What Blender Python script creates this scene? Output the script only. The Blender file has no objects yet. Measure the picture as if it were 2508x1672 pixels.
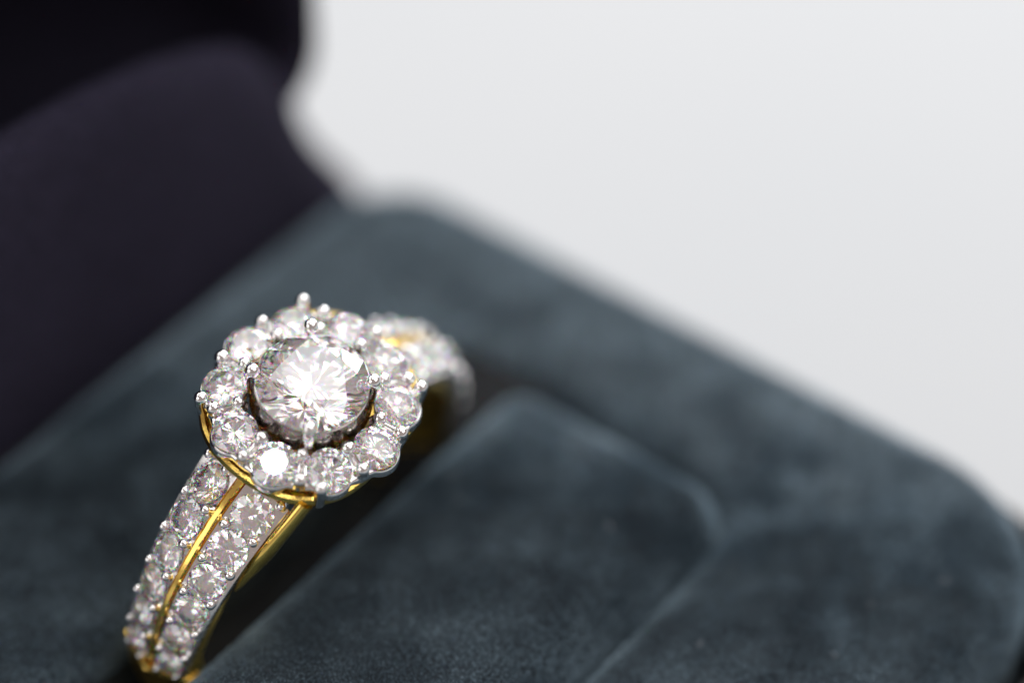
import bpy, math, random
import numpy as np
from mathutils import Matrix, Vector
random.seed(7)
U = 0.001                      # everything below is thought in millimetres
R_ = math.radians
sc = bpy.context.scene
col = sc.collection

# ------------------------------------------------------------------ camera
PAD_Z = 30.0                   # height of the cushion top above the table
HEAD = Vector((0, 0, PAD_Z + 9.5))
cam_d = bpy.data.cameras.new('camera')
cam = bpy.data.objects.new('camera', cam_d); col.objects.link(cam)
cam_axes = Matrix(((0.7895, -0.42186, 0.44578), (0.61368, 0.53125, -0.5841), (0.00959, 0.73471, 0.67831)))
M = cam_axes.to_4x4()
M.translation = (Vector((49.595, -52.749, 69.409)) + HEAD) * U
cam.matrix_world = M
cam_d.sensor_width = 36.0
cam_d.lens = 94.74
cam_d.clip_start = 0.005; cam_d.clip_end = 20
cam_d.dof.use_dof = True
cam_d.dof.focus_distance = 0.0992
cam_d.dof.aperture_fstop = 11.0
cam_d.dof.aperture_blades = 0
sc.camera = cam

# ------------------------------------------------------------------ light
w = bpy.data.worlds.new('World'); sc.world = w; w.use_nodes = True
bg = w.node_tree.nodes['Background']
bg.inputs['Color'].default_value = (0.40, 0.332, 0.312, 1)     # a dim, warm room
bg.inputs['Strength'].default_value = 0.85

def area_lamp(name, direction, dist, size, radiance, colour=(1, 1, 1), size_y=None, shape='RECTANGLE'):
    d = Vector(direction).normalized()
    l = bpy.data.lights.new(name, 'AREA'); l.shape = shape
    l.size = size * U; l.size_y = (size_y or size) * U
    a = l.size * l.size_y * (math.pi / 4 if shape in ('DISK', 'ELLIPSE') else 1)
    l.energy = radiance * math.pi * a
    l.color = colour
    o = bpy.data.objects.new(name, l); col.objects.link(o)
    o.location = (HEAD + d * dist) * U
    o.rotation_euler = (-d).to_track_quat('-Z', 'Y').to_euler()
    return o
area_lamp('overhead_softbox', (-0.02, 0.50, 0.86), 520, 600, 1.35, (0.97, 0.985, 1.0), 460)
area_lamp('overhead_panel', (-0.106, 0.292, 0.951), 470, 190, 1.5, (0.98, 0.99, 1.0))
area_lamp('key_lamp', (0.03, -0.13, 0.99), 420, 85, 13, (1, 0.99, 0.97), shape='DISK')
area_lamp('side_softbox', (0.62, 0.18, 0.76), 500, 420, 1.6, (0.97, 0.985, 1.0), 360)
area_lamp('back_softbox', (-0.30, 0.90, 0.33), 480, 500, 6.0, (0.95, 0.98, 1.0), 200)
area_lamp('left_softbox', (-0.78, -0.10, 0.66), 520, 460, 1.7, (0.97, 0.985, 1.0), 360)
area_lamp('front_left_softbox', (-0.28, -0.88, 0.40), 520, 360, 1.7, (0.98, 0.985, 1.0), 300)

sc.view_settings.view_transform = 'Standard'
sc.view_settings.look = 'None'
sc.view_settings.exposure = 0.0
sc.view_settings.gamma = 1.0
sc.render.engine = 'CYCLES'
cy = sc.cycles
cy.max_bounces = 24; cy.glossy_bounces = 12; cy.transmission_bounces = 20; cy.diffuse_bounces = 3
cy.transparent_max_bounces = 8
cy.sample_clamp_indirect = 5.0
cy.blur_glossy = 0.0
cy.use_adaptive_sampling = False
cy.use_denoising = True
try:
    cy.denoiser = 'OPENIMAGEDENOISE'
    cy.denoising_input_passes = 'RGB_ALBEDO_NORMAL'
except Exception:
    pass

# ------------------------------------------------------------------ materials
def material(name):
    m = bpy.data.materials.new(name); m.use_nodes = True
    nt = m.node_tree
    return m, nt, nt.nodes['Principled BSDF']

def noise(nt, scale_mm, detail=3, rough=0.5, coord='Object', dist=0.0):
    tc = nt.nodes.new('ShaderNodeTexCoord')
    n = nt.nodes.new('ShaderNodeTexNoise')
    n.inputs['Scale'].default_value = 1.0 / (scale_mm * U)
    n.inputs['Detail'].default_value = detail
    n.inputs['Roughness'].default_value = rough
    n.inputs['Distortion'].default_value = dist
    nt.links.new(tc.outputs[coord], n.inputs['Vector'])
    return n

def bump(nt, src, dist_mm, strength=1.0, prev=None):
    b = nt.nodes.new('ShaderNodeBump')
    b.inputs['Distance'].default_value = dist_mm * U
    b.inputs['Strength'].default_value = strength
    nt.links.new(src, b.inputs['Height'])
    if prev: nt.links.new(prev.outputs['Normal'], b.inputs['Normal'])
    return b

def ramp(nt, src, stops):
    r = nt.nodes.new('ShaderNodeValToRGB')
    e = r.color_ramp.elements
    e[0].position, e[0].color = stops[0]
    e[1].position, e[1].color = stops[1]
    for p, c in stops[2:]:
        x = e.new(p); x.color = c
    nt.links.new(src, r.inputs['Fac'])
    return r

def metal(name, colour, rough, grain=0.004, patch=0.05):
    m, nt, p = material(name)
    p.inputs['Base Color'].default_value = (*colour, 1)
    p.inputs['Metallic'].default_value = 1
    n = noise(nt, 0.35, 4, 0.6)
    r = ramp(nt, n.outputs['Fac'], [(0.3, (rough * .7,) * 3 + (1,)), (0.75, (rough * 1.3 + patch,) * 3 + (1,))])
    nt.links.new(r.outputs['Color'], p.inputs['Roughness'])
    b = bump(nt, n.outputs['Fac'], grain, 0.6)
    nt.links.new(b.outputs['Normal'], p.inputs['Normal'])
    return m
M_WHITE = metal('white_gold', (0.86, 0.845, 0.83), 0.10)
M_PLATE = metal('white_gold_plate', (0.84, 0.82, 0.80), 0.20, 0.010, 0.1)
M_BEAD = metal('polished_bead', (0.88, 0.87, 0.86), 0.045, 0.001, 0.02)
M_GOLD = metal('yellow_gold', (0.90, 0.63, 0.16), 0.13, 0.005, 0.06)
M_HOOP = metal('worn_gold', (0.90, 0.63, 0.16), 0.26, 0.008, 0.1)
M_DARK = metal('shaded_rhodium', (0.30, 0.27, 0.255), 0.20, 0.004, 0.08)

def diamond_material():
    m, nt, p = material('diamond')
    nt.nodes.remove(p)
    out = nt.nodes['Material Output']
    fire = 0.24                                    # share of the light that is split into colours
    prev = None
    for c, ior in (((1 - fire,) * 3, 2.417), ((fire, 0, 0), 2.39), ((0, fire, 0), 2.417), ((0, 0, fire), 2.455)):
        g = nt.nodes.new('ShaderNodeBsdfGlass')
        g.inputs['Color'].default_value = (*c, 1)
        g.inputs['Roughness'].default_value = 0.0
        g.inputs['IOR'].default_value = ior
        if prev is None: prev = g.outputs[0]
        else:
            a = nt.nodes.new('ShaderNodeAddShader')
            nt.links.new(prev, a.inputs[0]); nt.links.new(g.outputs[0], a.inputs[1]); prev = a.outputs[0]
    d = nt.nodes.new('ShaderNodeBsdfDiffuse'); d.inputs['Color'].default_value = (0.9, 0.88, 0.87, 1)
    mx = nt.nodes.new('ShaderNodeMixShader'); mx.inputs[0].default_value = 0.018      # a thin film of dust and skin oil
    nt.links.new(prev, mx.inputs[1]); nt.links.new(d.outputs[0], mx.inputs[2])
    nt.links.new(mx.outputs[0], out.inputs['Surface'])
    return m
M_DIAMOND = diamond_material()

def velvet(name, base, base2, sheen, sheen_tint, nap_mm, nap_strength, grain=0.10, sheen_rough=0.45):
    m, nt, p = material(name)
    n1 = noise(nt, nap_mm, 3, 0.5, dist=0.15)
    r = ramp(nt, n1.outputs['Fac'], [(0.38, (*base, 1)), (0.64, (*base2, 1))])
    n2 = noise(nt, grain, 2, 0.6)
    mix = nt.nodes.new('ShaderNodeMix'); mix.data_type = 'RGBA'; mix.blend_type = 'MULTIPLY'
    mix.inputs['Factor'].default_value = 0.8
    r2 = ramp(nt, n2.outputs['Fac'], [(0.32, (0.45, 0.45, 0.45, 1)), (0.68, (1.3, 1.3, 1.3, 1))])
    nt.links.new(r.outputs['Color'], mix.inputs['A']); nt.links.new(r2.outputs['Color'], mix.inputs['B'])
    nt.links.new(mix.outputs['Result'], p.inputs['Base Color'])
    p.inputs['Roughness'].default_value = 0.95
    p.inputs['Specular IOR Level'].default_value = 0.15
    p.inputs['Sheen Roughness'].default_value = sheen_rough
    p.inputs['Sheen Tint'].default_value = (*sheen_tint, 1)
    rs = ramp(nt, n1.outputs['Fac'], [(0.34, (sheen * .45,) * 3 + (1,)), (0.68, (sheen,) * 3 + (1,))])
    nt.links.new(rs.outputs['Color'], p.inputs['Sheen Weight'])
    b = bump(nt, n1.outputs['Fac'], nap_strength)
    b2 = bump(nt, n2.outputs['Fac'], 0.06, 0.8, b)
    nt.links.new(b2.outputs['Normal'], p.inputs['Normal'])
    return m
M_VELVET = velvet('grey_blue_velvet', (0.012, 0.017, 0.022), (0.020, 0.028, 0.035), 0.5, (0.62, 0.80, 0.90), 3.0, 0.35, 0.10, 0.40)
M_FOAM = velvet('shaded_foam', (0.014, 0.015, 0.017), (0.018, 0.020, 0.022), 0.02, (0.7, 0.7, 0.8), 2.0, 0.2, 0.15)  # the slot's shade is put into this near-black colour
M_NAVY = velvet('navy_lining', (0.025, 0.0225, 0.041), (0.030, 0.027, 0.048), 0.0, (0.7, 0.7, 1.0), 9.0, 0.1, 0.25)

def leatherette():
    m, nt, p = material('black_leatherette')
    p.inputs['Base Color'].default_value = (0.012, 0.011, 0.011, 1)
    p.inputs['Roughness'].default_value = 0.5
    n = noise(nt, 0.4, 3)
    b = bump(nt, n.outputs['Fac'], 0.05)
    nt.links.new(b.outputs['Normal'], p.inputs['Normal'])
    return m
M_LINING = velvet('shaded_lid_lining', (0.017, 0.015, 0.027), (0.020, 0.018, 0.031), 0.0, (0.7, 0.7, 1.0), 9.0, 0.05, 0.25)  # the navy again, darkened: shade inside the lid put into the colour
M_SHELL = leatherette()

def table_material():
    m, nt, p = material('white_table')
    n = noise(nt, 60, 3)
    r = ramp(nt, n.outputs['Fac'], [(0.3, (0.475, 0.494, 0.508, 1)), (0.7, (0.495, 0.507, 0.516, 1))])
    nt.links.new(r.outputs['Color'], p.inputs['Base Color'])
    p.inputs['Roughness'].default_value = 0.6
    p.inputs['Specular IOR Level'].default_value = 0.3
    return m
M_TABLE = table_material()

# ------------------------------------------------------------------ mesh helpers
def link(name, me, mat=None, parent=None, label=None):
    o = bpy.data.objects.new(name, me); col.objects.link(o)
    if mat is not None and me is not None and not me.materials: me.materials.append(mat)
    if parent is not None: o.parent = parent
    if label: o['label'] = label
    return o

def mesh(name, verts, faces, mat=None, smooth=True, angle=40):
    me = bpy.data.meshes.new(name)
    me.from_pydata([(v[0] * U, v[1] * U, v[2] * U) for v in verts], [], faces)
    me.validate(); me.update()
    import bmesh
    bm = bmesh.new(); bm.from_mesh(me)
    bmesh.ops.remove_doubles(bm, verts=bm.verts, dist=1e-7)
    bmesh.ops.recalc_face_normals(bm, faces=bm.faces)
    bm.to_mesh(me); bm.free()
    if smooth:
        for p in me.polygons: p.use_smooth = True
        try: me.set_sharp_from_angle(angle=R_(angle))
        except Exception: pass
    if mat: me.materials.append(mat)
    return me

def loft(loops, closed_ends=(True, True), ring=True):
    """verts and faces through a list of equally long loops"""
    v = [p for l in loops for p in l]; n = len(loops[0]); f = []
    for i in range(len(loops) - 1):
        for j in range(n if ring else n - 1):
            k = (j + 1) % n
            f.append((i * n + j, i * n + k, (i + 1) * n + k, (i + 1) * n + j))
    if closed_ends[0]: f.append(tuple(reversed(range(n))))
    if closed_ends[1]: f.append(tuple(range((len(loops) - 1) * n, len(loops) * n)))
    return v, f

def lathe(profile, seg=48, closed=True):
    """profile: (r, z) list, spun about z"""
    loops = [[(r * math.cos(2 * math.pi * k / seg), r * math.sin(2 * math.pi * k / seg), z) for k in range(seg)] for r, z in profile]
    if closed: loops.append(loops[0]); return loft(loops, (False, False))
    return loft(loops, (profile[0][0] > 1e-6, profile[-1][0] > 1e-6))

def tube(path, radii, seg=12, flat=1.0, up=Vector((0, 0, 1))):
    path = [Vector(p) for p in path]; loops = []
    for i, p in enumerate(path):
        d = (path[min(i + 1, len(path) - 1)] - path[max(i - 1, 0)]).normalized()
        x = d.cross(up).normalized(); y = x.cross(d)
        loops.append([tuple(p + x * (radii[i] * math.cos(2 * math.pi * k / seg)) + y * (radii[i] * flat * math.sin(2 * math.pi * k / seg))) for k in range(seg)])
    return loft(loops)

def join(*parts):
    v, f = [], []
    for pv, pf in parts:
        o = len(v); v += list(pv); f += [tuple(i + o for i in q) for q in pf]
    return v, f

def rrect(x0, x1, y0, y1, r, inset=0.0, seg=10, per=14):
    """rounded rectangle, corner radii r (one or four: ++, -+, --, +-), shrunk by inset"""
    rs = r if isinstance(r, (tuple, list)) else (r,) * 4
    x0 += inset; x1 -= inset; y0 += inset; y1 -= inset
    rs = [max(q - inset, 0.15) for q in rs]
    cs = [(x1 - rs[0], y1 - rs[0], 0, rs[0]), (x0 + rs[1], y1 - rs[1], 90, rs[1]), (x0 + rs[2], y0 + rs[2], 180, rs[2]), (x1 - rs[3], y0 + rs[3], 270, rs[3])]
    pts = []
    for i, (cx, cy_, a0, q) in enumerate(cs):
        arc = [(cx + q * math.cos(R_(a0 + 90 * k / seg)), cy_ + q * math.sin(R_(a0 + 90 * k / seg))) for k in range(seg + 1)]
        pts += arc
        nx = cs[(i + 1) % 4]; e = (nx[0] + nx[3] * math.cos(R_(nx[2])), nx[1] + nx[3] * math.sin(R_(nx[2])))
        for k in range(1, per):
            t = k / per; pts.append((arc[-1][0] + (e[0] - arc[-1][0]) * t, arc[-1][1] + (e[1] - arc[-1][1]) * t))
    return pts

# ------------------------------------------------------------------ table
s = 1500
table = link('table', mesh('table', [(-s, -s, 0), (s, -s, 0), (s, s, 0), (-s, s, 0)], [(0, 1, 2, 3)], M_TABLE, False))
table['kind'] = 'structure'

# ------------------------------------------------------------------ ring box
box = bpy.data.objects.new('ring_box', None); col.objects.link(box)
box.location = (0, 0, 0.2 * U)
box['label'] = 'open dark ring box with grey blue velvet cushion and navy lid lining holding the ring'
box['category'] = 'jewellery box'

PX0, PX1, PY0, PY1 = -14.5, 22.9, -24.0, 21.3
PR = (7.0, 4.2, 4.2, 7.0)
HX0, HX1, HY0, HY1 = -4.0, 11.25, -15.0, 13.1      # opening that takes the ring and the flap
HR = (2.2, 1.6, 1.6, 2.2)
def pad_loops():
    loops = []
    for ins, z in ((0, -9), (0, -3), (0, -1.7), (0.10, -1.15), (0.32, -0.65), (0.65, -0.28), (1.1, -0.06), (1.6, 0.0), (2.2, 0.02)):
        loops.append([(x, y, PAD_Z + z) for x, y in rrect(PX0, PX1, PY0, PY1, PR, ins)])
    inner = [(x, y) for x, y in rrect(HX0, HX1, HY0, HY1, HR, -1.6)]
    outer = loops[-1]
    for k in range(1, 14):
        t = k / 14
        loops.append([(a[0] + (b[0] - a[0]) * t, a[1] + (b[1] - a[1]) * t, PAD_Z + 0.02 + 0.12 * math.sin(math.pi * t)) for a, b in zip(outer, inner)])
    for ins, z in ((-1.6, 0.0), (-1.05, -0.08), (-0.6, -0.28), (-0.25, -0.62), (-0.06, -1.05), (0.0, -1.9), (0.0, -9)):
        loops.append([(x, y, PAD_Z + z) for x, y in rrect(HX0, HX1, HY0, HY1, HR, ins)])
    return loft(loops, (False, False))
cushion = link('cushion', mesh('cushion', *pad_loops(), M_VELVET, True, 80), None, box, 'grey blue velvet cushion with a rounded rim')

def flap_loops():
    TX0, TX1, TY0, TY1, r = -0.2, 11.0, -15.4, 12.85, (1.9, 1.6, 1.6, 1.9)
    loops = []
    for ins, z in ((0, -9), (0, -3.2), (0, -1.9), (0.10, -1.15), (0.36, -0.50), (0.80, 0.02), (1.35, 0.34), (1.95, 0.50), (2.8, 0.60), (3.8, 0.63), (5.0, 0.64)):
        loops.append([(x, y, PAD_Z + 0.75 + z) for x, y in rrect(TX0, TX1, TY0, TY1, r, ins)])
    return loft(loops, (False, True))
flap = link('flap', mesh('flap', *flap_loops(), M_VELVET, True, 80), None, box, 'raised velvet flap beside the ring slot')
# the pile of the velvet: short fibres, each one thin blade, leaning with the brushed nap
def fibre_material():
    m, nt, p = material('velvet_fibre')
    nt.nodes.remove(p); out = nt.nodes['Material Output']
    n1 = noise(nt, 3.0, 3, 0.5, dist=0.15)
    r = ramp(nt, n1.outputs['Fac'], [(0.36, (0.105, 0.158, 0.203, 1)), (0.64, (0.305, 0.405, 0.475, 1))])
    d = nt.nodes.new('ShaderNodeBsdfDiffuse'); t = nt.nodes.new('ShaderNodeBsdfTranslucent'); g = nt.nodes.new('ShaderNodeBsdfGlossy')
    g.inputs['Roughness'].default_value = 0.45; g.inputs['Color'].default_value = (0.60, 0.74, 0.82, 1)
    for x in (d, t): nt.links.new(r.outputs['Color'], x.inputs['Color'])
    m1 = nt.nodes.new('ShaderNodeMixShader'); m1.inputs[0].default_value = 0.45
    nt.links.new(d.outputs[0], m1.inputs[1]); nt.links.new(t.outputs[0], m1.inputs[2])
    m2 = nt.nodes.new('ShaderNodeMixShader'); m2.inputs[0].default_value = 0.24
    nt.links.new(m1.outputs[0], m2.inputs[1]); nt.links.new(g.outputs[0], m2.inputs[2])
    nt.links.new(m2.outputs[0], out.inputs['Surface'])
    return m
M_FIBRE = fibre_material()
COMB = 1.6
def pile(host, density, length, seed):
    rng = np.random.default_rng(seed)
    me = host.data; me.calc_loop_triangles()
    nt_ = len(me.loop_triangles)
    idx = np.empty(nt_ * 3, np.int32); me.loop_triangles.foreach_get('vertices', idx); idx = idx.reshape(-1, 3)
    co = np.empty(len(me.vertices) * 3); me.vertices.foreach_get('co', co); co = co.reshape(-1, 3) / U
    vn = np.empty(len(me.vertices) * 3); me.vertices.foreach_get('normal', vn); vn = vn.reshape(-1, 3)
    A, B, C_ = co[idx[:, 0]], co[idx[:, 1]], co[idx[:, 2]]
    ar = np.linalg.norm(np.cross(B - A, C_ - A), axis=1) / 2
    ar[(A[:, 2] + B[:, 2] + C_[:, 2]) / 3 < PAD_Z - 2.6] = 0
    n = int(ar.sum() * density)
    t = rng.choice(nt_, n, p=ar / ar.sum())
    u, v = rng.random(n), rng.random(n); fl = u + v > 1; u[fl], v[fl] = 1 - u[fl], 1 - v[fl]
    k = np.stack([1 - u - v, u, v], 1)[:, :, None]
    P = (co[idx[t]] * k).sum(1); N = (vn[idx[t]] * k).sum(1); N /= np.linalg.norm(N, axis=1)[:, None]
    x, y = P[:, 0], P[:, 1]
    f1 = np.sin(x * 1.1 + 1.7 * np.sin(y * 0.61 + 1)) + np.sin(y * 1.37 + 1.3 * np.sin(x * 0.83)) + .6 * np.sin(x * 2.9 + y * 1.9)
    f2 = np.sin(y * 0.93 + 1.5 * np.sin(x * 0.57 + 2)) + np.sin(x * 1.51 - 1.2 * np.sin(y * 0.91)) + .6 * np.sin(y * 2.7 - x * 2.2)
    lean = np.stack([0.20 * f1, 0.20 * f2, np.zeros(n)], 1) + rng.normal(0, .15, (n, 3))
    comb = COMB * np.clip((y - 7.5 - .45 * x + 1.5 * f1) / 7.0, -1.4, 1)      # brushed one way at the back, the other way in front
    lean[:, 0] -= 0.6 * comb; lean[:, 1] += 0.8 * comb
    D = N + lean; D -= np.minimum((D * N).sum(1) - 0.5, 0)[:, None] * N; D /= np.linalg.norm(D, axis=1)[:, None]
    S_ = np.cross(D, rng.normal(0, 1, (n, 3))); S_ /= np.linalg.norm(S_, axis=1)[:, None]
    L_ = length * rng.uniform(.6, 1.25, n)[:, None]; wd = 0.017
    V = np.stack([P - N * .03 - S_ * wd, P - N * .03 + S_ * wd, P + D * L_], 1).reshape(-1, 3) * U
    m = bpy.data.meshes.new('pile')
    m.vertices.add(n * 3); m.vertices.foreach_set('co', V.ravel())
    m.loops.add(n * 3); m.loops.foreach_set('vertex_index', np.arange(n * 3, dtype=np.int32))
    m.polygons.add(n); m.polygons.foreach_set('loop_start', np.arange(0, n * 3, 3, dtype=np.int32))
    m.update(calc_edges=True)
    o = link('pile', m, M_FIBRE, host); o['kind'] = 'stuff'
    return o
pile(cushion, 220, 0.22, 3); pile(flap, 260, 0.20, 4)
# a little lint caught on the pile
lv_, lf_ = [], []
for k in range(26):
    x, y = random.uniform(-12, 20), random.uniform(-8, 19)
    if -4.5 < x < 0.4: continue
    z = PAD_Z + (1.55 if 0.6 < x < 10.4 and y < 12.2 else 0.28)
    a, n_ = random.uniform(0, 6.28), random.randrange(3, 7); pts = []
    for i in range(n_):
        pts.append((x, y, z + random.uniform(-.04, .06))); a += random.uniform(-.7, .7); x += .1 * math.cos(a); y += .1 * math.sin(a)
    tv, tf = tube(pts, [0.011] * n_, 4)
    o_ = len(lv_); lv_ += tv; lf_ += [tuple(i + o_ for i in q) for q in tf]
m_l, nt_l, p_l = material('pale_lint'); p_l.inputs['Base Color'].default_value = (0.5, 0.52, 0.55, 1); p_l.inputs['Roughness'].default_value = 0.8
lint = link('lint', mesh('lint', lv_, lf_, m_l), None, cushion); lint['kind'] = 'stuff'
# floor of the slot
fv, ff = [], []
for j in range(41):
    y = HY0 - .6 + (HY1 - HY0 + 1.2) * j / 40
    q = min(max((y - 7.0) / 2.5, 0), 1); q = q * q * (3 - 2 * q)
    for i in range(13):
        fv.append((HX0 - .4 + 5.4 * i / 12, y, PAD_Z - 4.2 + 3.95 * q))
ff = [(j * 13 + i, j * 13 + i + 1, j * 13 + i + 14, j * 13 + i + 13) for j in range(40) for i in range(12)]
link('slot_floor', mesh('slot_floor', fv, ff, M_FOAM), None, box)

def shell_loops():
    loops = []
    x0, x1, y0, y1, r = PX0 - 1.5, PX1 + 1.9, PY0 - 1.2, PY1 + 0.8, (6.6, 5.0, 5.0, 6.6)
    for ins, z in ((0.8, 0), (0.2, 0.4), (0, 1.0), (0, 27.2), (0.12, 27.6), (0.4, 27.85), (0.7, 27.8), (0.95, 27.4), (0.97, 20.0)):
        loops.append([(x, y, z) for x, y in rrect(x0, x1, y0, y1, r, ins)])
    return loft(loops, (True, False))
link('shell', mesh('shell', *shell_loops(), M_SHELL, True, 60), None, box, 'black outer shell of the box')

# outline of an upright slab seen along x (y, z), lofted in x with softened edges
def slab(outline, xs_insets):
    cx = sum(p[0] for p in outline) / len(outline); cz = sum(p[1] for p in outline) / len(outline)
    loops = []
    n = len(outline)
    for x, ins in xs_insets:
        l = []
        for i, (y, z) in enumerate(outline):
            a = outline[i - 1]; b = outline[(i + 1) % n]
            d = Vector((b[0] - a[0], b[1] - a[1])); d.normalize()
            l.append((x, y - d.y * ins, z + d.x * ins))
        loops.append(l)
    return loft(loops)
YC = -1.8                                             # middle of the box in y
def lid_outline(z0, z1, half, rc, n=9):
    pts = []
    for cx, cz, a0 in ((half - rc, z0 + rc, -90), (half - rc, z1 - rc, 0), (-half + rc, z1 - rc, 90), (-half + rc, z0 + rc, 180)):
        for k in range(n):
            a = R_(a0 + 90 * k / (n - 1)); pts.append((YC + cx + rc * math.cos(a), cz + rc * math.sin(a)))
    return pts
# raised rear wall that carries the hinge; added dome traces the lid's shade edge
side = [(22.4, -6), (21.9, -3.2), (20.8, -1.4), (19.8, 0.0), (19.05, 1.2), (18.45, 2.4), (18.1, 3.3), (17.95, 4.0), (17.7, 4.7), (17.1, 5.7), (16.5, 6.9), (15.7, 8.1), (14.4, 9.3), (12.3, 10.4), (9.0, 11.5), (5.0, 12.3), (1.0, 12.7)]
rear = [(y, PAD_Z + z) for y, z in side] + [(2 * YC - y, PAD_Z + z) for y, z in reversed(side)]
link('hinge_cover_shade_dome', mesh('hinge_cover_shade_dome', *slab(rear, [(-17.6, 0.9), (-17.4, 0.3), (-17.1, 0), (-16.75, 0.06), (-16.45, 0.3), (-16.2, 0.75), (-16.0, 1.5), (-15.88, 2.5)]), M_NAVY, True, 60), None, box, 'navy fabric over the hinge, domed top added to follow the edge of shade on the lid')
lid = link('lid', None, None, box, 'raised lid standing open at the back of the cushion')
# lid: an open tray standing on the hinge, its mouth towards the cushion
LZ0, LZ1 = PAD_Z + 4.2, PAD_Z + 21.0
lo = lid_outline(LZ0, LZ1, 21.25, 3.0)
lv, lf = slab(lo, [(-35, 2.0), (-34.4, 0.6), (-33.4, 0), (-17.3, 0), (-16.6, 0.25), (-16.3, 0.7), (-16.45, 1.0), (-17.1, 1.2), (-31.5, 1.35)])
bpy.data.objects.remove(lid)
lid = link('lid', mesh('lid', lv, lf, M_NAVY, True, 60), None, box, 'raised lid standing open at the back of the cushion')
# padded lining: a cove that curves from the mouth of the tray to its floor
def lining():
    loops = []
    inner = lid_outline(LZ0 + 0.5, LZ1 - 0.5, 20.75, 2.6)
    cy_, cz = YC, (LZ0 + LZ1) / 2
    for k in range(15):
        a = R_(90 * k / 14)
        x = -16.22 - 13.0 * math.sin(a); ins = 8.8 * (1 - math.cos(a))
        sy, sz = (20.75 - ins * .75) / 20.75, ((LZ1 - LZ0) / 2 - 0.5 - ins) / ((LZ1 - LZ0) / 2 - 0.5)
        loops.append([(x, cy_ + (y - cy_) * sy, cz + (z - cz) * sz) for y, z in inner])
    for q in (0.7, 0.4, 0.1):
        loops.append([(-29.5 + 0.4 * (1 - q), cy_ + (y - cy_) * sy * q, cz + (z - cz) * sz * q) for y, z in inner])
    return loft(loops, (False, True))
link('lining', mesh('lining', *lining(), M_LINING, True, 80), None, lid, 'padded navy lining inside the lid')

# ------------------------------------------------------------------ ring
# frame: t along the band at the head (towards the viewer), w across the band, n out of the head
RR = Matrix(((-0.0044, 0.9736, 0.2281), (-0.9901, 0.0277, -0.1373), (-0.14, -0.2265, 0.9639)))
ring = bpy.data.objects.new('diamond_ring', None); col.objects.link(ring)
RO, HH = 8.96, 0.44                # outer radius at the shoulders, height of the halo girdles above it
M = RR.to_4x4(); M.translation = HEAD * U
ring.matrix_world = M
ring['label'] = 'yellow and white gold diamond halo ring standing in the cushion slot'
ring['category'] = 'ring'
CZ = -(RO + HH)                    # ring centre on the n axis

def onband(phi, r, wv):            # phi from the head towards the viewer
    r -= 0.5 * min(max(-phi / R_(20), 0), 1) * max(math.cos(phi), 0) if phi < 0 else 0   # the far half is a little flatter
    return (r * math.sin(phi), wv, CZ + r * math.cos(phi))

# ---- brilliant cut diamond, girdle radius 1, girdle at z=0, table up
def brilliant(table=0.56, crown=34.0, pav=41.0, simple=False, gird=0.03, arc=3):
    tc, tp = math.tan(R_(crown)), math.tan(R_(pav))
    P = lambda r, a, z: (r * math.cos(R_(a)), r * math.sin(R_(a)), z)
    g = gird / 2; c22 = math.cos(R_(22.5))
    zt = g + (1 - table) * tc
    T = [P(table, 45 * k, zt) for k in range(8)]
    rs = table * c22 + 0.52 * (1 - table * c22) * 0.95
    S = [P(rs, 45 * k + 22.5, g + (1 - rs * c22) * tc) for k in range(8)]
    rp = 0.24
    L = [P(rp, 45 * k + 22.5, -g - (1 - rp * c22) * tp) for k in range(8)]
    cul = (0, 0, -g - tp * 0.995)
    v, f = [], []
    def add(*ps):
        i = len(v); v.extend(ps); f.append(tuple(range(i, i + len(ps))))
    def plane_z(a, b, c, x, y):
        A, B, C = Vector(a), Vector(b), Vector(c); n = (B - A).cross(C - A)
        return A.z - (n.x * (x - A.x) + n.y * (y - A.y)) / n.z
    GU = [P(1, 22.5 * k, g) for k in range(16)]; GL = [P(1, 22.5 * k, -g) for k in range(16)]
    add(*T)
    for k in range(8):
        add(T[k], S[k], T[(k + 1) % 8])
        add(T[k], S[k - 1], GU[2 * k], S[k])
        if not simple: add(cul, L[k], GL[2 * k], L[k - 1])
        for h in (0, 1):
            a0 = 45 * k + 22.5 * h; i0, i1 = (2 * k + h) % 16, (2 * k + h + 1) % 16
            up, lo_ = [GU[i0]], [GL[i0]]
            for q in range(1, arc):
                x, y, _ = P(1, a0 + 22.5 * q / arc, 0)
                up.append((x, y, max(plane_z(S[k], GU[i0], GU[i1], x, y), g * 0.2)))
                lo_.append((x, y, -g if simple else min(plane_z(L[k], GL[i0], GL[i1], x, y), -g * 0.2)))
            up.append(GU[i1]); lo_.append(GL[i1])
            add(S[k], *up)
            if simple:                     # small stones: eight plain pavilion facets
                add(cul, *reversed(lo_))
            else: add(L[k], *reversed(lo_))
            for q in range(arc): add(lo_[q], lo_[q + 1], up[q + 1], up[q])
    return v, f
BR = {}
def diamond_mesh(r, var=0):
    small = r < 1.5
    key = (round(r, 2), var)
    if key not in BR:
        v, f = brilliant(*[(0.575, 34.2, 40.8), (0.58, 33.2, 41.4), (0.54, 35.0, 40.4)][var], small)
        BR[key] = mesh('diamond', [(a * r, b * r, c * r) for a, b, c in v], f, M_DIAMOND, False)
    return BR[key]
def place(o, pos, normal, spin):
    z = Vector(normal).normalized(); x = Vector((0.3, 0.95, 0.1)).cross(z).normalized(); y = z.cross(x)
    m = Matrix((x, y, z)).transposed() @ Matrix.Rotation(spin, 3, 'Z')
    m = m.to_4x4(); m.translation = Vector(pos) * U
    o.matrix_local = m
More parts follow.
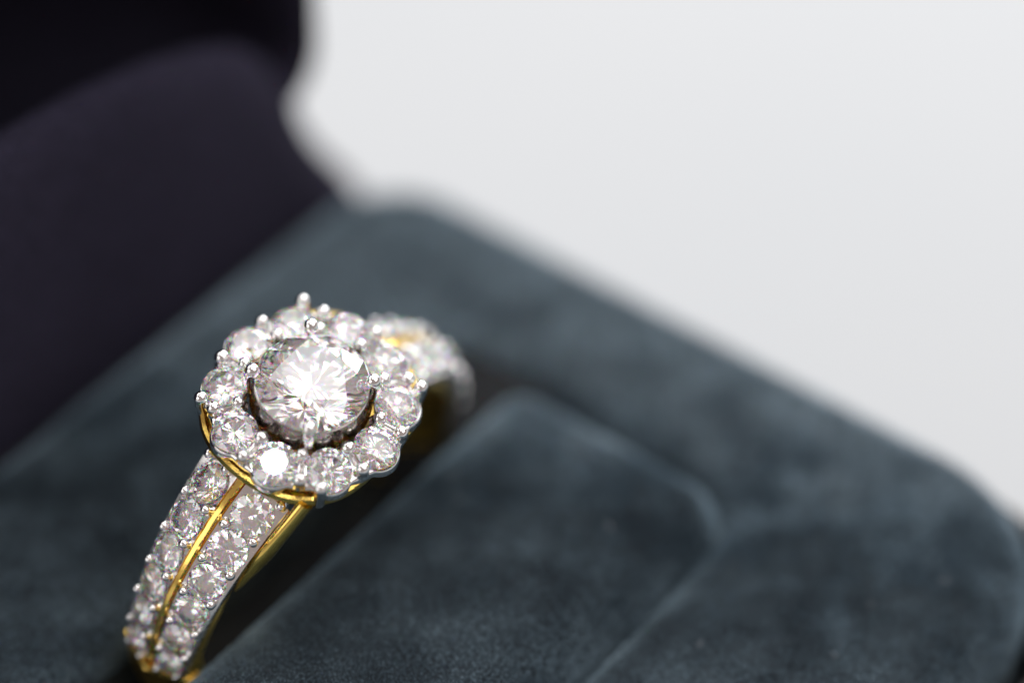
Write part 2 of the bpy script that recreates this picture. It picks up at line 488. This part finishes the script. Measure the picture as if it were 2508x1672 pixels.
def diamond(pos, normal, r, parent, label=None, spin=None, var=None):
    o = link('diamond', diamond_mesh(r, random.randrange(3) if var is None else var), None, parent, label)
    place(o, pos, normal, random.uniform(0, 0.78) if spin is None else spin)
    return o
# ---- bead: a rounded grain of metal on a short flared stem
BD = {}
def bead(pos, normal, r, parent, stem=0.7, name='bead', mat=None):
    key = (round(r, 2), round(stem, 2), (mat or M_BEAD).name)
    if key not in BD:
        prof = [(r * 1.25, -stem * r - r * .6), (r * 1.02, -stem * r), (r * .93, -.3 * r)]
        prof += [(r * math.cos(R_(a)), r * math.sin(R_(a))) for a in range(-12, 90, 12)] + [(0.0, r)]
        v, f = lathe(prof[:-1], 20, False)
        BD[key] = mesh('bead', v, f, mat or M_BEAD, True, 80)
    o = link(name, BD[key], None, parent)
    place(o, pos, normal, random.uniform(0, 6))
    return o

# ---- plates with a seat under every stone: one cell per stone
def cell(rmax, centre, hole, surf, corners, depth, n=44, dome=0.0):
    """surf(a, b, d) maps plate coordinates to space; rmax(angle) gives the reach of the cell"""
    angs = sorted([2 * math.pi * k / n for k in range(n)] + [c % (2 * math.pi) for c in corners])
    loops = []
    def L(fr, d): return [surf(centre[0] + fr(a) * math.cos(a), centre[1] + fr(a) * math.sin(a), d) for a in angs]
    loops.append(L(lambda a: rmax(a), -depth))
    if dome: loops.append(L(lambda a: rmax(a), -0.16))
    else: loops.append(L(lambda a: rmax(a), 0))
    loops.append(L(lambda a: hole + (rmax(a) - hole) * 0.93, -dome))
    for t, q in ((0.7, 0.35), (0.36, 0.06)): loops.append(L(lambda a: hole + (rmax(a) - hole) * t, -dome * q))
    loops.append(L(lambda a: hole, -0.01))
    loops.append(L(lambda a: hole * 0.97, -0.05))
    loops.append(L(lambda a: hole * 0.80, -hole * 0.30))
    loops.append(L(lambda a: hole * 0.30, -hole * 0.86))
    loops.append(L(lambda a: hole * 0.08, -hole * 1.02))
    return loft(loops, (False, True))
def rect_reach(x0, x1, y0, y1):
    def f(a):
        c, s_ = math.cos(a), math.sin(a); m = 1e9
        if c > 1e-9: m = min(m, x1 / c)
        if c < -1e-9: m = min(m, x0 / c)
        if s_ > 1e-9: m = min(m, y1 / s_)
        if s_ < -1e-9: m = min(m, y0 / s_)
        return m
    return f, [math.atan2(y, x) for x in (x0, x1) for y in (y0, y1)]

# ---- hoop of yellow gold: plain, rounded below; thin behind the shoulders
def hoop():
    loops = []; N = 144
    for k in range(N + 1):
        phi = 2 * math.pi * k / N - math.pi
        a = abs(math.degrees(phi))
        e = min(max((a - (80 if phi > 0 else 99)) / 4, 0), 1); e = e * e * (3 - 2 * e)
        wide = min(max((a - 46) / 14, 0), 1)
        hw_t = (1.70 - 0.45 * min(a, 84) / 84) * (1 - wide) + 1.93 * (1 - 0.25 * (min(a, 100) - 25.8) / 51.6) * wide           # half width under the shoulders
        hw_p = 1.60 - 0.55 * min(max(a - 84, 0) / 40, 1)
        hw = hw_t * (1 - e) + hw_p * e
        ro = (RO - 0.95) * (1 - e) + (RO + 0.02 - 0.1 * max(a - 84, 0) / 96) * e
        ri = RO - 1.5
        prof = [(-hw, ri + .25), (-hw * .8, ri + .05), (0, ri), (hw * .8, ri + .05), (hw, ri + .25),
                (hw * 1.0, ro - .55 * e - .12), (hw * .93, ro - .32 * e - .03), (hw * .55, ro - .10 * e), (0, ro + .02 * e),
                (-hw * .55, ro - .10 * e), (-hw * .93, ro - .32 * e - .03), (-hw * 1.0, ro - .55 * e - .12)]
        loops.append([onband(phi, r, x) for x, r in prof])
    return loft(loops, (False, False))
link('hoop', mesh('hoop', *hoop(), M_HOOP, True, 50), None, ring, 'yellow gold hoop of the ring')

PHI = [30.4, 40.7, 50.3, 59.7, 69.3, 79.0]
SR = [0.82, 0.79, 0.74, 0.70, 0.66, 0.60]
TILT = R_(17)
def taper(phi_deg): return 1 - 0.25 * (phi_deg - 25.8) / 51.6
PHI0 = 24.0
def shoulder(sign):
    """sign +1: front shoulder, towards the viewer; -1: the far one"""
    phis = PHI + ([88.6, 97.6] if sign < 0 else []); PHI1 = 103.0 if sign < 0 else 84.5
    srs = SR + [0.57, 0.55]; NS = len(phis)
    sh = None
    parts = []
    def surf_for(side):
        TILT = R_(17 if sign > 0 else 24)
        def surf(a, b, d):         # a: arc angle in mm at RO, b: across from the row centre, d: height
            ph = a / RO; k = taper(math.degrees(ph))
            x = 1.0728 * k + b * k * math.cos(TILT) + d * math.sin(TILT)
            r = RO - 0.13 - b * k * math.sin(TILT) + d * math.cos(TILT)
            return onband(ph * sign, r, side * x)
        return surf
    mids = [PHI0 + 0.2] + [(phis[i] + phis[i + 1]) / 2 for i in range(NS - 1)] + [PHI1]
    for side in (1, -1):
        surf = surf_for(side)
        for i in range(NS):
            c = R_(phis[i]) * RO
            reach, cor = rect_reach(R_(mids[i]) * RO - c, R_(mids[i + 1]) * RO - c, -0.90, 0.93)
            parts.append(cell(reach, (c, 0.0), srs[i] * 0.955, lambda a, b, d, s_=surf, q=taper(phis[i]): s_(a, b / q, d) if False else s_(a, b, d), cor, 0.62))
    v, f = join(*parts)
    sh = link('shoulder', mesh('shoulder', v, f, M_PLATE, True, 35), None, ring,
              'white gold shoulder set with two rows of diamonds, nearest' if sign > 0 else 'white gold shoulder set with two rows of diamonds, behind the head')
    for side in (1, -1):
        surf = surf_for(side)
        for i in range(NS):
            c = R_(phis[i]) * RO
            p0 = Vector(surf(c, 0, 0.085)); p1 = Vector(surf(c, 0, 1.085))
            nrm = (p1 - p0) + Vector((random.uniform(-.06, .06), random.uniform(-.06, .06), 0))
            diamond(p0, nrm, srs[i], sh)
        for i in range(NS):
            if i == 0:
                ph = phis[0] - 5.6; bb = (-0.42, 0.60)
            else:
                ph = (phis[i - 1] + phis[i]) / 2; bb = (-0.66, 0.66)
            for b in bb:
                c = R_(ph + random.uniform(-.5, .5)) * RO
                b += random.uniform(-.04, .04)
                p0 = Vector(surf(c, b, 0.19)); p1 = Vector(surf(c, b, 1.19))
                bead(p0, p1 - p0, 0.215 - 0.008 * i + random.uniform(-.012, .012), sh)
        ph = PHI1 - 1.2
        for b in (-0.55, 0.55):
            p0 = Vector(surf(R_(ph) * RO, b, 0.12)); p1 = Vector(surf(R_(ph) * RO, b, 1.12))
            bead(p0, p1 - p0, 0.16, sh)
    # ridge of yellow gold between the rows
    loops = []
    for k in range(33):
        a = PHI0 + (PHI1 - PHI0 + 0.6) * k / 32; ph = R_(a) * sign
        hw = 0.145 - 0.055 * k / 32
        jit = 0.010 * math.sin(k * 1.7) + 0.006 * math.sin(k * 4.1)
        top = RO + 0.27 + jit * .6 - 0.05 * k / 32
        loops.append([onband(ph, r, x) for x, r in ((-hw * 1.3, RO - .7), (-hw * 1.1, top - .10), (-hw * .62 + jit, top), (hw * .62 + jit, top), (hw * 1.1, top - .10), (hw * 1.3, RO - .7))])
    link('ridge', mesh('ridge', *loft(loops), M_GOLD, True, 30), None, sh, 'yellow gold ridge between the two rows')
    # yellow gold end border, a shallow V across the band
    loops = []
    for k in range(21):
        q = -1 + 2 * k / 20; x = q * 1.60
        rr = RO + 0.20 - abs(q) * 0.62
        a = PHI1 + 0.1; 
        loops.append([onband(R_(a + da) * sign, rr + dr, x) for da, dr in ((-.2, -.5), (-.2, 0.02), (0.5, 0.10), (1.8, 0.06), (2.6, -0.06), (3.2, -.5))])
    link('end_border', mesh('end_border', *loft(loops), M_GOLD, True, 40), None, sh)
    # side walls of the shoulder
    for side in (1, -1):
        loops = []
        for k in range(33):
            a = PHI0 + (PHI1 - PHI0) * k / 32; ph = R_(a); q = taper(a)
            x, r = 1.0728 * q + .93 * q * math.cos(TILT), RO - .13 - .93 * q * math.sin(TILT)
            loops.append([onband(ph * sign, r + dr, side * (x + dx)) for dx, dr in ((-.25, -.02), (-.06, 0.012), (0.02, -.04), (0.0, -.34), (-.22, -.60), (-.40, -.62))])
        link('side_wall', mesh('side_wall', *loft(loops), M_PLATE, True, 40), None, sh)
        if side * sign < 0: continue
        # cathedral rail rising from the shank to the corner of the head
        pts = []; rad = []
        nar = 0.0 if side * sign > 0 else 0.9
        e0, e1, e2 = Vector((5.95 * sign, side * 1.60, -4.85)), Vector((4.95 * sign, side * (2.16 - nar), -2.75)), Vector((3.2 * sign, side * (2.50 - nar), -0.9))
        for k in range(17):
            q = k / 16
            pts.append(tuple(e0 * (1 - q) ** 2 + e1 * 2 * q * (1 - q) + e2 * q * q)); rad.append(0.04 + 0.22 * min(q * 2.2, 1) ** .8)
        link('rail', mesh('rail', *tube(pts, rad, 10, 1.6), M_GOLD, True, 50), None, ring)
shoulder(1); shoulder(-1)

# ---- halo: plate, ten stones, grains, corner claws
HRAD = 3.244; TH0 = math.degrees(4.0483); HS = 0.85; LEAN = R_(13)
halo_th = [R_(TH0 - 36 * k) for k in range(10)]
def scallop(th):
    best = 0
    for h in halo_th:
        d = th - h; b = HRAD * math.cos(d); disc = 0.905 ** 2 - (HRAD * math.sin(d)) ** 2
        if disc > 0: best = max(best, b + math.sqrt(disc))
    return max(best, 3.84)
def halo_surf(a, b, d):            # polar: a = angle, b = radius
    return (b * math.cos(a), b * math.sin(a), d - (b - HRAD) * math.tan(LEAN))
parts = []
for h in halo_th:
    def reach(ang, h=h):
        lo_, hi = 0.0, 3.0
        for _ in range(22):
            m_ = (lo_ + hi) / 2
            x, y = HRAD + m_ * math.cos(ang), m_ * math.sin(ang)
            r, th = math.hypot(x, y), math.atan2(y, x)
            ok = abs(th) <= R_(18.02) and (r >= 2.62 or (x - HRAD) ** 2 + y ** 2 < 0.92 ** 2) and r <= scallop(h + th)
            if ok: lo_ = m_
            else: hi = m_
        return lo_
    def surf(x, y, d, h=h):
        r, th = math.hypot(x, y), math.atan2(y, x) + h
        return halo_surf(th, r, d)
    cor = []
    for th in (-18, 18):
        for r in (2.62, scallop(h + R_(th))):
            cor.append(math.atan2(r * math.sin(R_(th)), r * math.cos(R_(th)) - HRAD))
    parts.append(cell(reach, (HRAD, 0), HS * 0.955, surf, cor, 0.36, 56, 0.09))
halo = link('halo', mesh('halo', *join(*parts), M_WHITE, True, 35), None, ring, 'white gold halo plate with ten round diamonds')
for k, h in enumerate(halo_th):
    rad = Vector((math.cos(h), math.sin(h), 0))
    lean = LEAN + random.uniform(-.03, .03)
    if k == 6: lean = R_(12)
    nrm = Vector((0, 0, 1)) * math.cos(lean) + rad * math.sin(lean)
    if k != 6: nrm += Vector((random.uniform(-.05, .05), random.uniform(-.05, .05), 0))
    diamond(halo_surf(h, HRAD, 0.11), nrm, HS + random.uniform(-.015, .015), halo, spin=0.2 if k == 6 else None)
    g = h - R_(18)
    for r, off in ((2.74, 0.0), (3.66, 0.0)):
        gg = g + random.uniform(-.02, .02)
        p0 = Vector(halo_surf(gg, r, 0.27)); nb = Vector((math.cos(gg) * .25, math.sin(gg) * .25, 1))
        bead(p0, nb, 0.275 + random.uniform(-.02, .015), halo)
for a in (45, 135, 225, 315):
    th = R_(a); c_, s_ = math.cos(th), math.sin(th)
    pts = [(3.90 * c_, 3.90 * s_, -1.0), (3.98 * c_, 3.98 * s_, -0.5), (4.08 * c_, 4.08 * s_, 0.0), (4.08 * c_, 4.08 * s_, 0.28)]
    v, f = tube(pts, [0.26, 0.26, 0.25, 0.25], 16, 1, Vector((-s_, c_, 0)))
    cap = [(0.25 * math.cos(R_(q)) * 1.06, 0.25 * math.sin(R_(q)) * 1.06) for q in range(-20, 90, 11)]
    cv, cf = lathe(cap, 16, False)
    cv = [(x + 4.08 * c_, y + 4.08 * s_, z + 0.30) for x, y, z in cv]
    link('claw', mesh('claw', *join((v, f), (cv, cf)), M_BEAD, True, 70), None, halo)
# yellow gold gallery under the plate
def gallery():
    loops = []
    prof = ((-0.14, -0.40), (0.0, -0.40), (0.06, -0.60), (-0.10, -0.98), (-0.50, -1.25), (-1.50, -1.25), (-1.50, -1.0), (-0.30, -0.93))
    for k in range(97):
        th = 2 * math.pi * k / 96
        ro = 3.86 + 0.24 * math.cos(4 * (th - math.pi / 4)) + 0.42 * max(math.cos(2 * th), 0) ** 1.5
        loops.append([((ro + dr) * math.cos(th), (ro + dr) * math.sin(th), z - (ro + dr - HRAD) * math.tan(LEAN) * .6) for dr, z in prof])
    return loft(loops, (False, False))
link('gallery', mesh('gallery', *gallery(), M_GOLD, True, 40), None, ring, 'yellow gold rim under the halo')

# ---- centre setting
CH = 1.02; CR = 2.13
bas = [(1.84, CH - .26), (2.09, CH - .10), (2.15, CH - .13), (2.17, CH - .45), (2.21, CH - .80), (2.30, CH - 1.15), (2.24, CH - 1.2), (2.14, CH - .8), (1.86, CH - .70)]
basket_parts = [lathe(bas, 72)]
bas2 = [(1.55, -0.15), (1.75, -0.1), (1.78, -0.4), (1.6, -0.5)]
basket_parts.append(lathe(bas2, 48))
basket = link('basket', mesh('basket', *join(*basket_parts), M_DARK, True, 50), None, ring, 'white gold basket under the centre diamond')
for a in (45, 135, 225, 315):
    th = R_(a + {45: -8, 135: -8, 225: -3, 315: -10}[a]); c_, s_ = math.cos(th), math.sin(th)
    pts = [(1.75 * c_, 1.75 * s_, -0.6), (2.18 * c_, 2.18 * s_, 0.1), (2.33 * c_, 2.33 * s_, CH - .45), (2.36 * c_, 2.36 * s_, CH + .12), (2.28 * c_, 2.28 * s_, CH + .38)]
    v, f = tube(pts, [0.22, 0.22, 0.23, 0.23, 0.23], 14, 1, Vector((-s_, c_, 0)))
    cap = [(0.285 * math.cos(R_(q)), 0.285 * math.sin(R_(q))) for q in range(-40, 90, 10)]
    cv, cf = lathe(cap, 18, False)
    cv = [(x + 2.23 * c_, y + 2.23 * s_, z + CH + .38) for x, y, z in cv]
    link('prong', mesh('prong', *join((v, f), (cv, cf)), M_BEAD, True, 70), None, basket)
diamond((0, 0, CH), (0.0, 0.0, 1), CR, basket, 'large round centre diamond raised on four prongs', spin=R_(40), var=0)
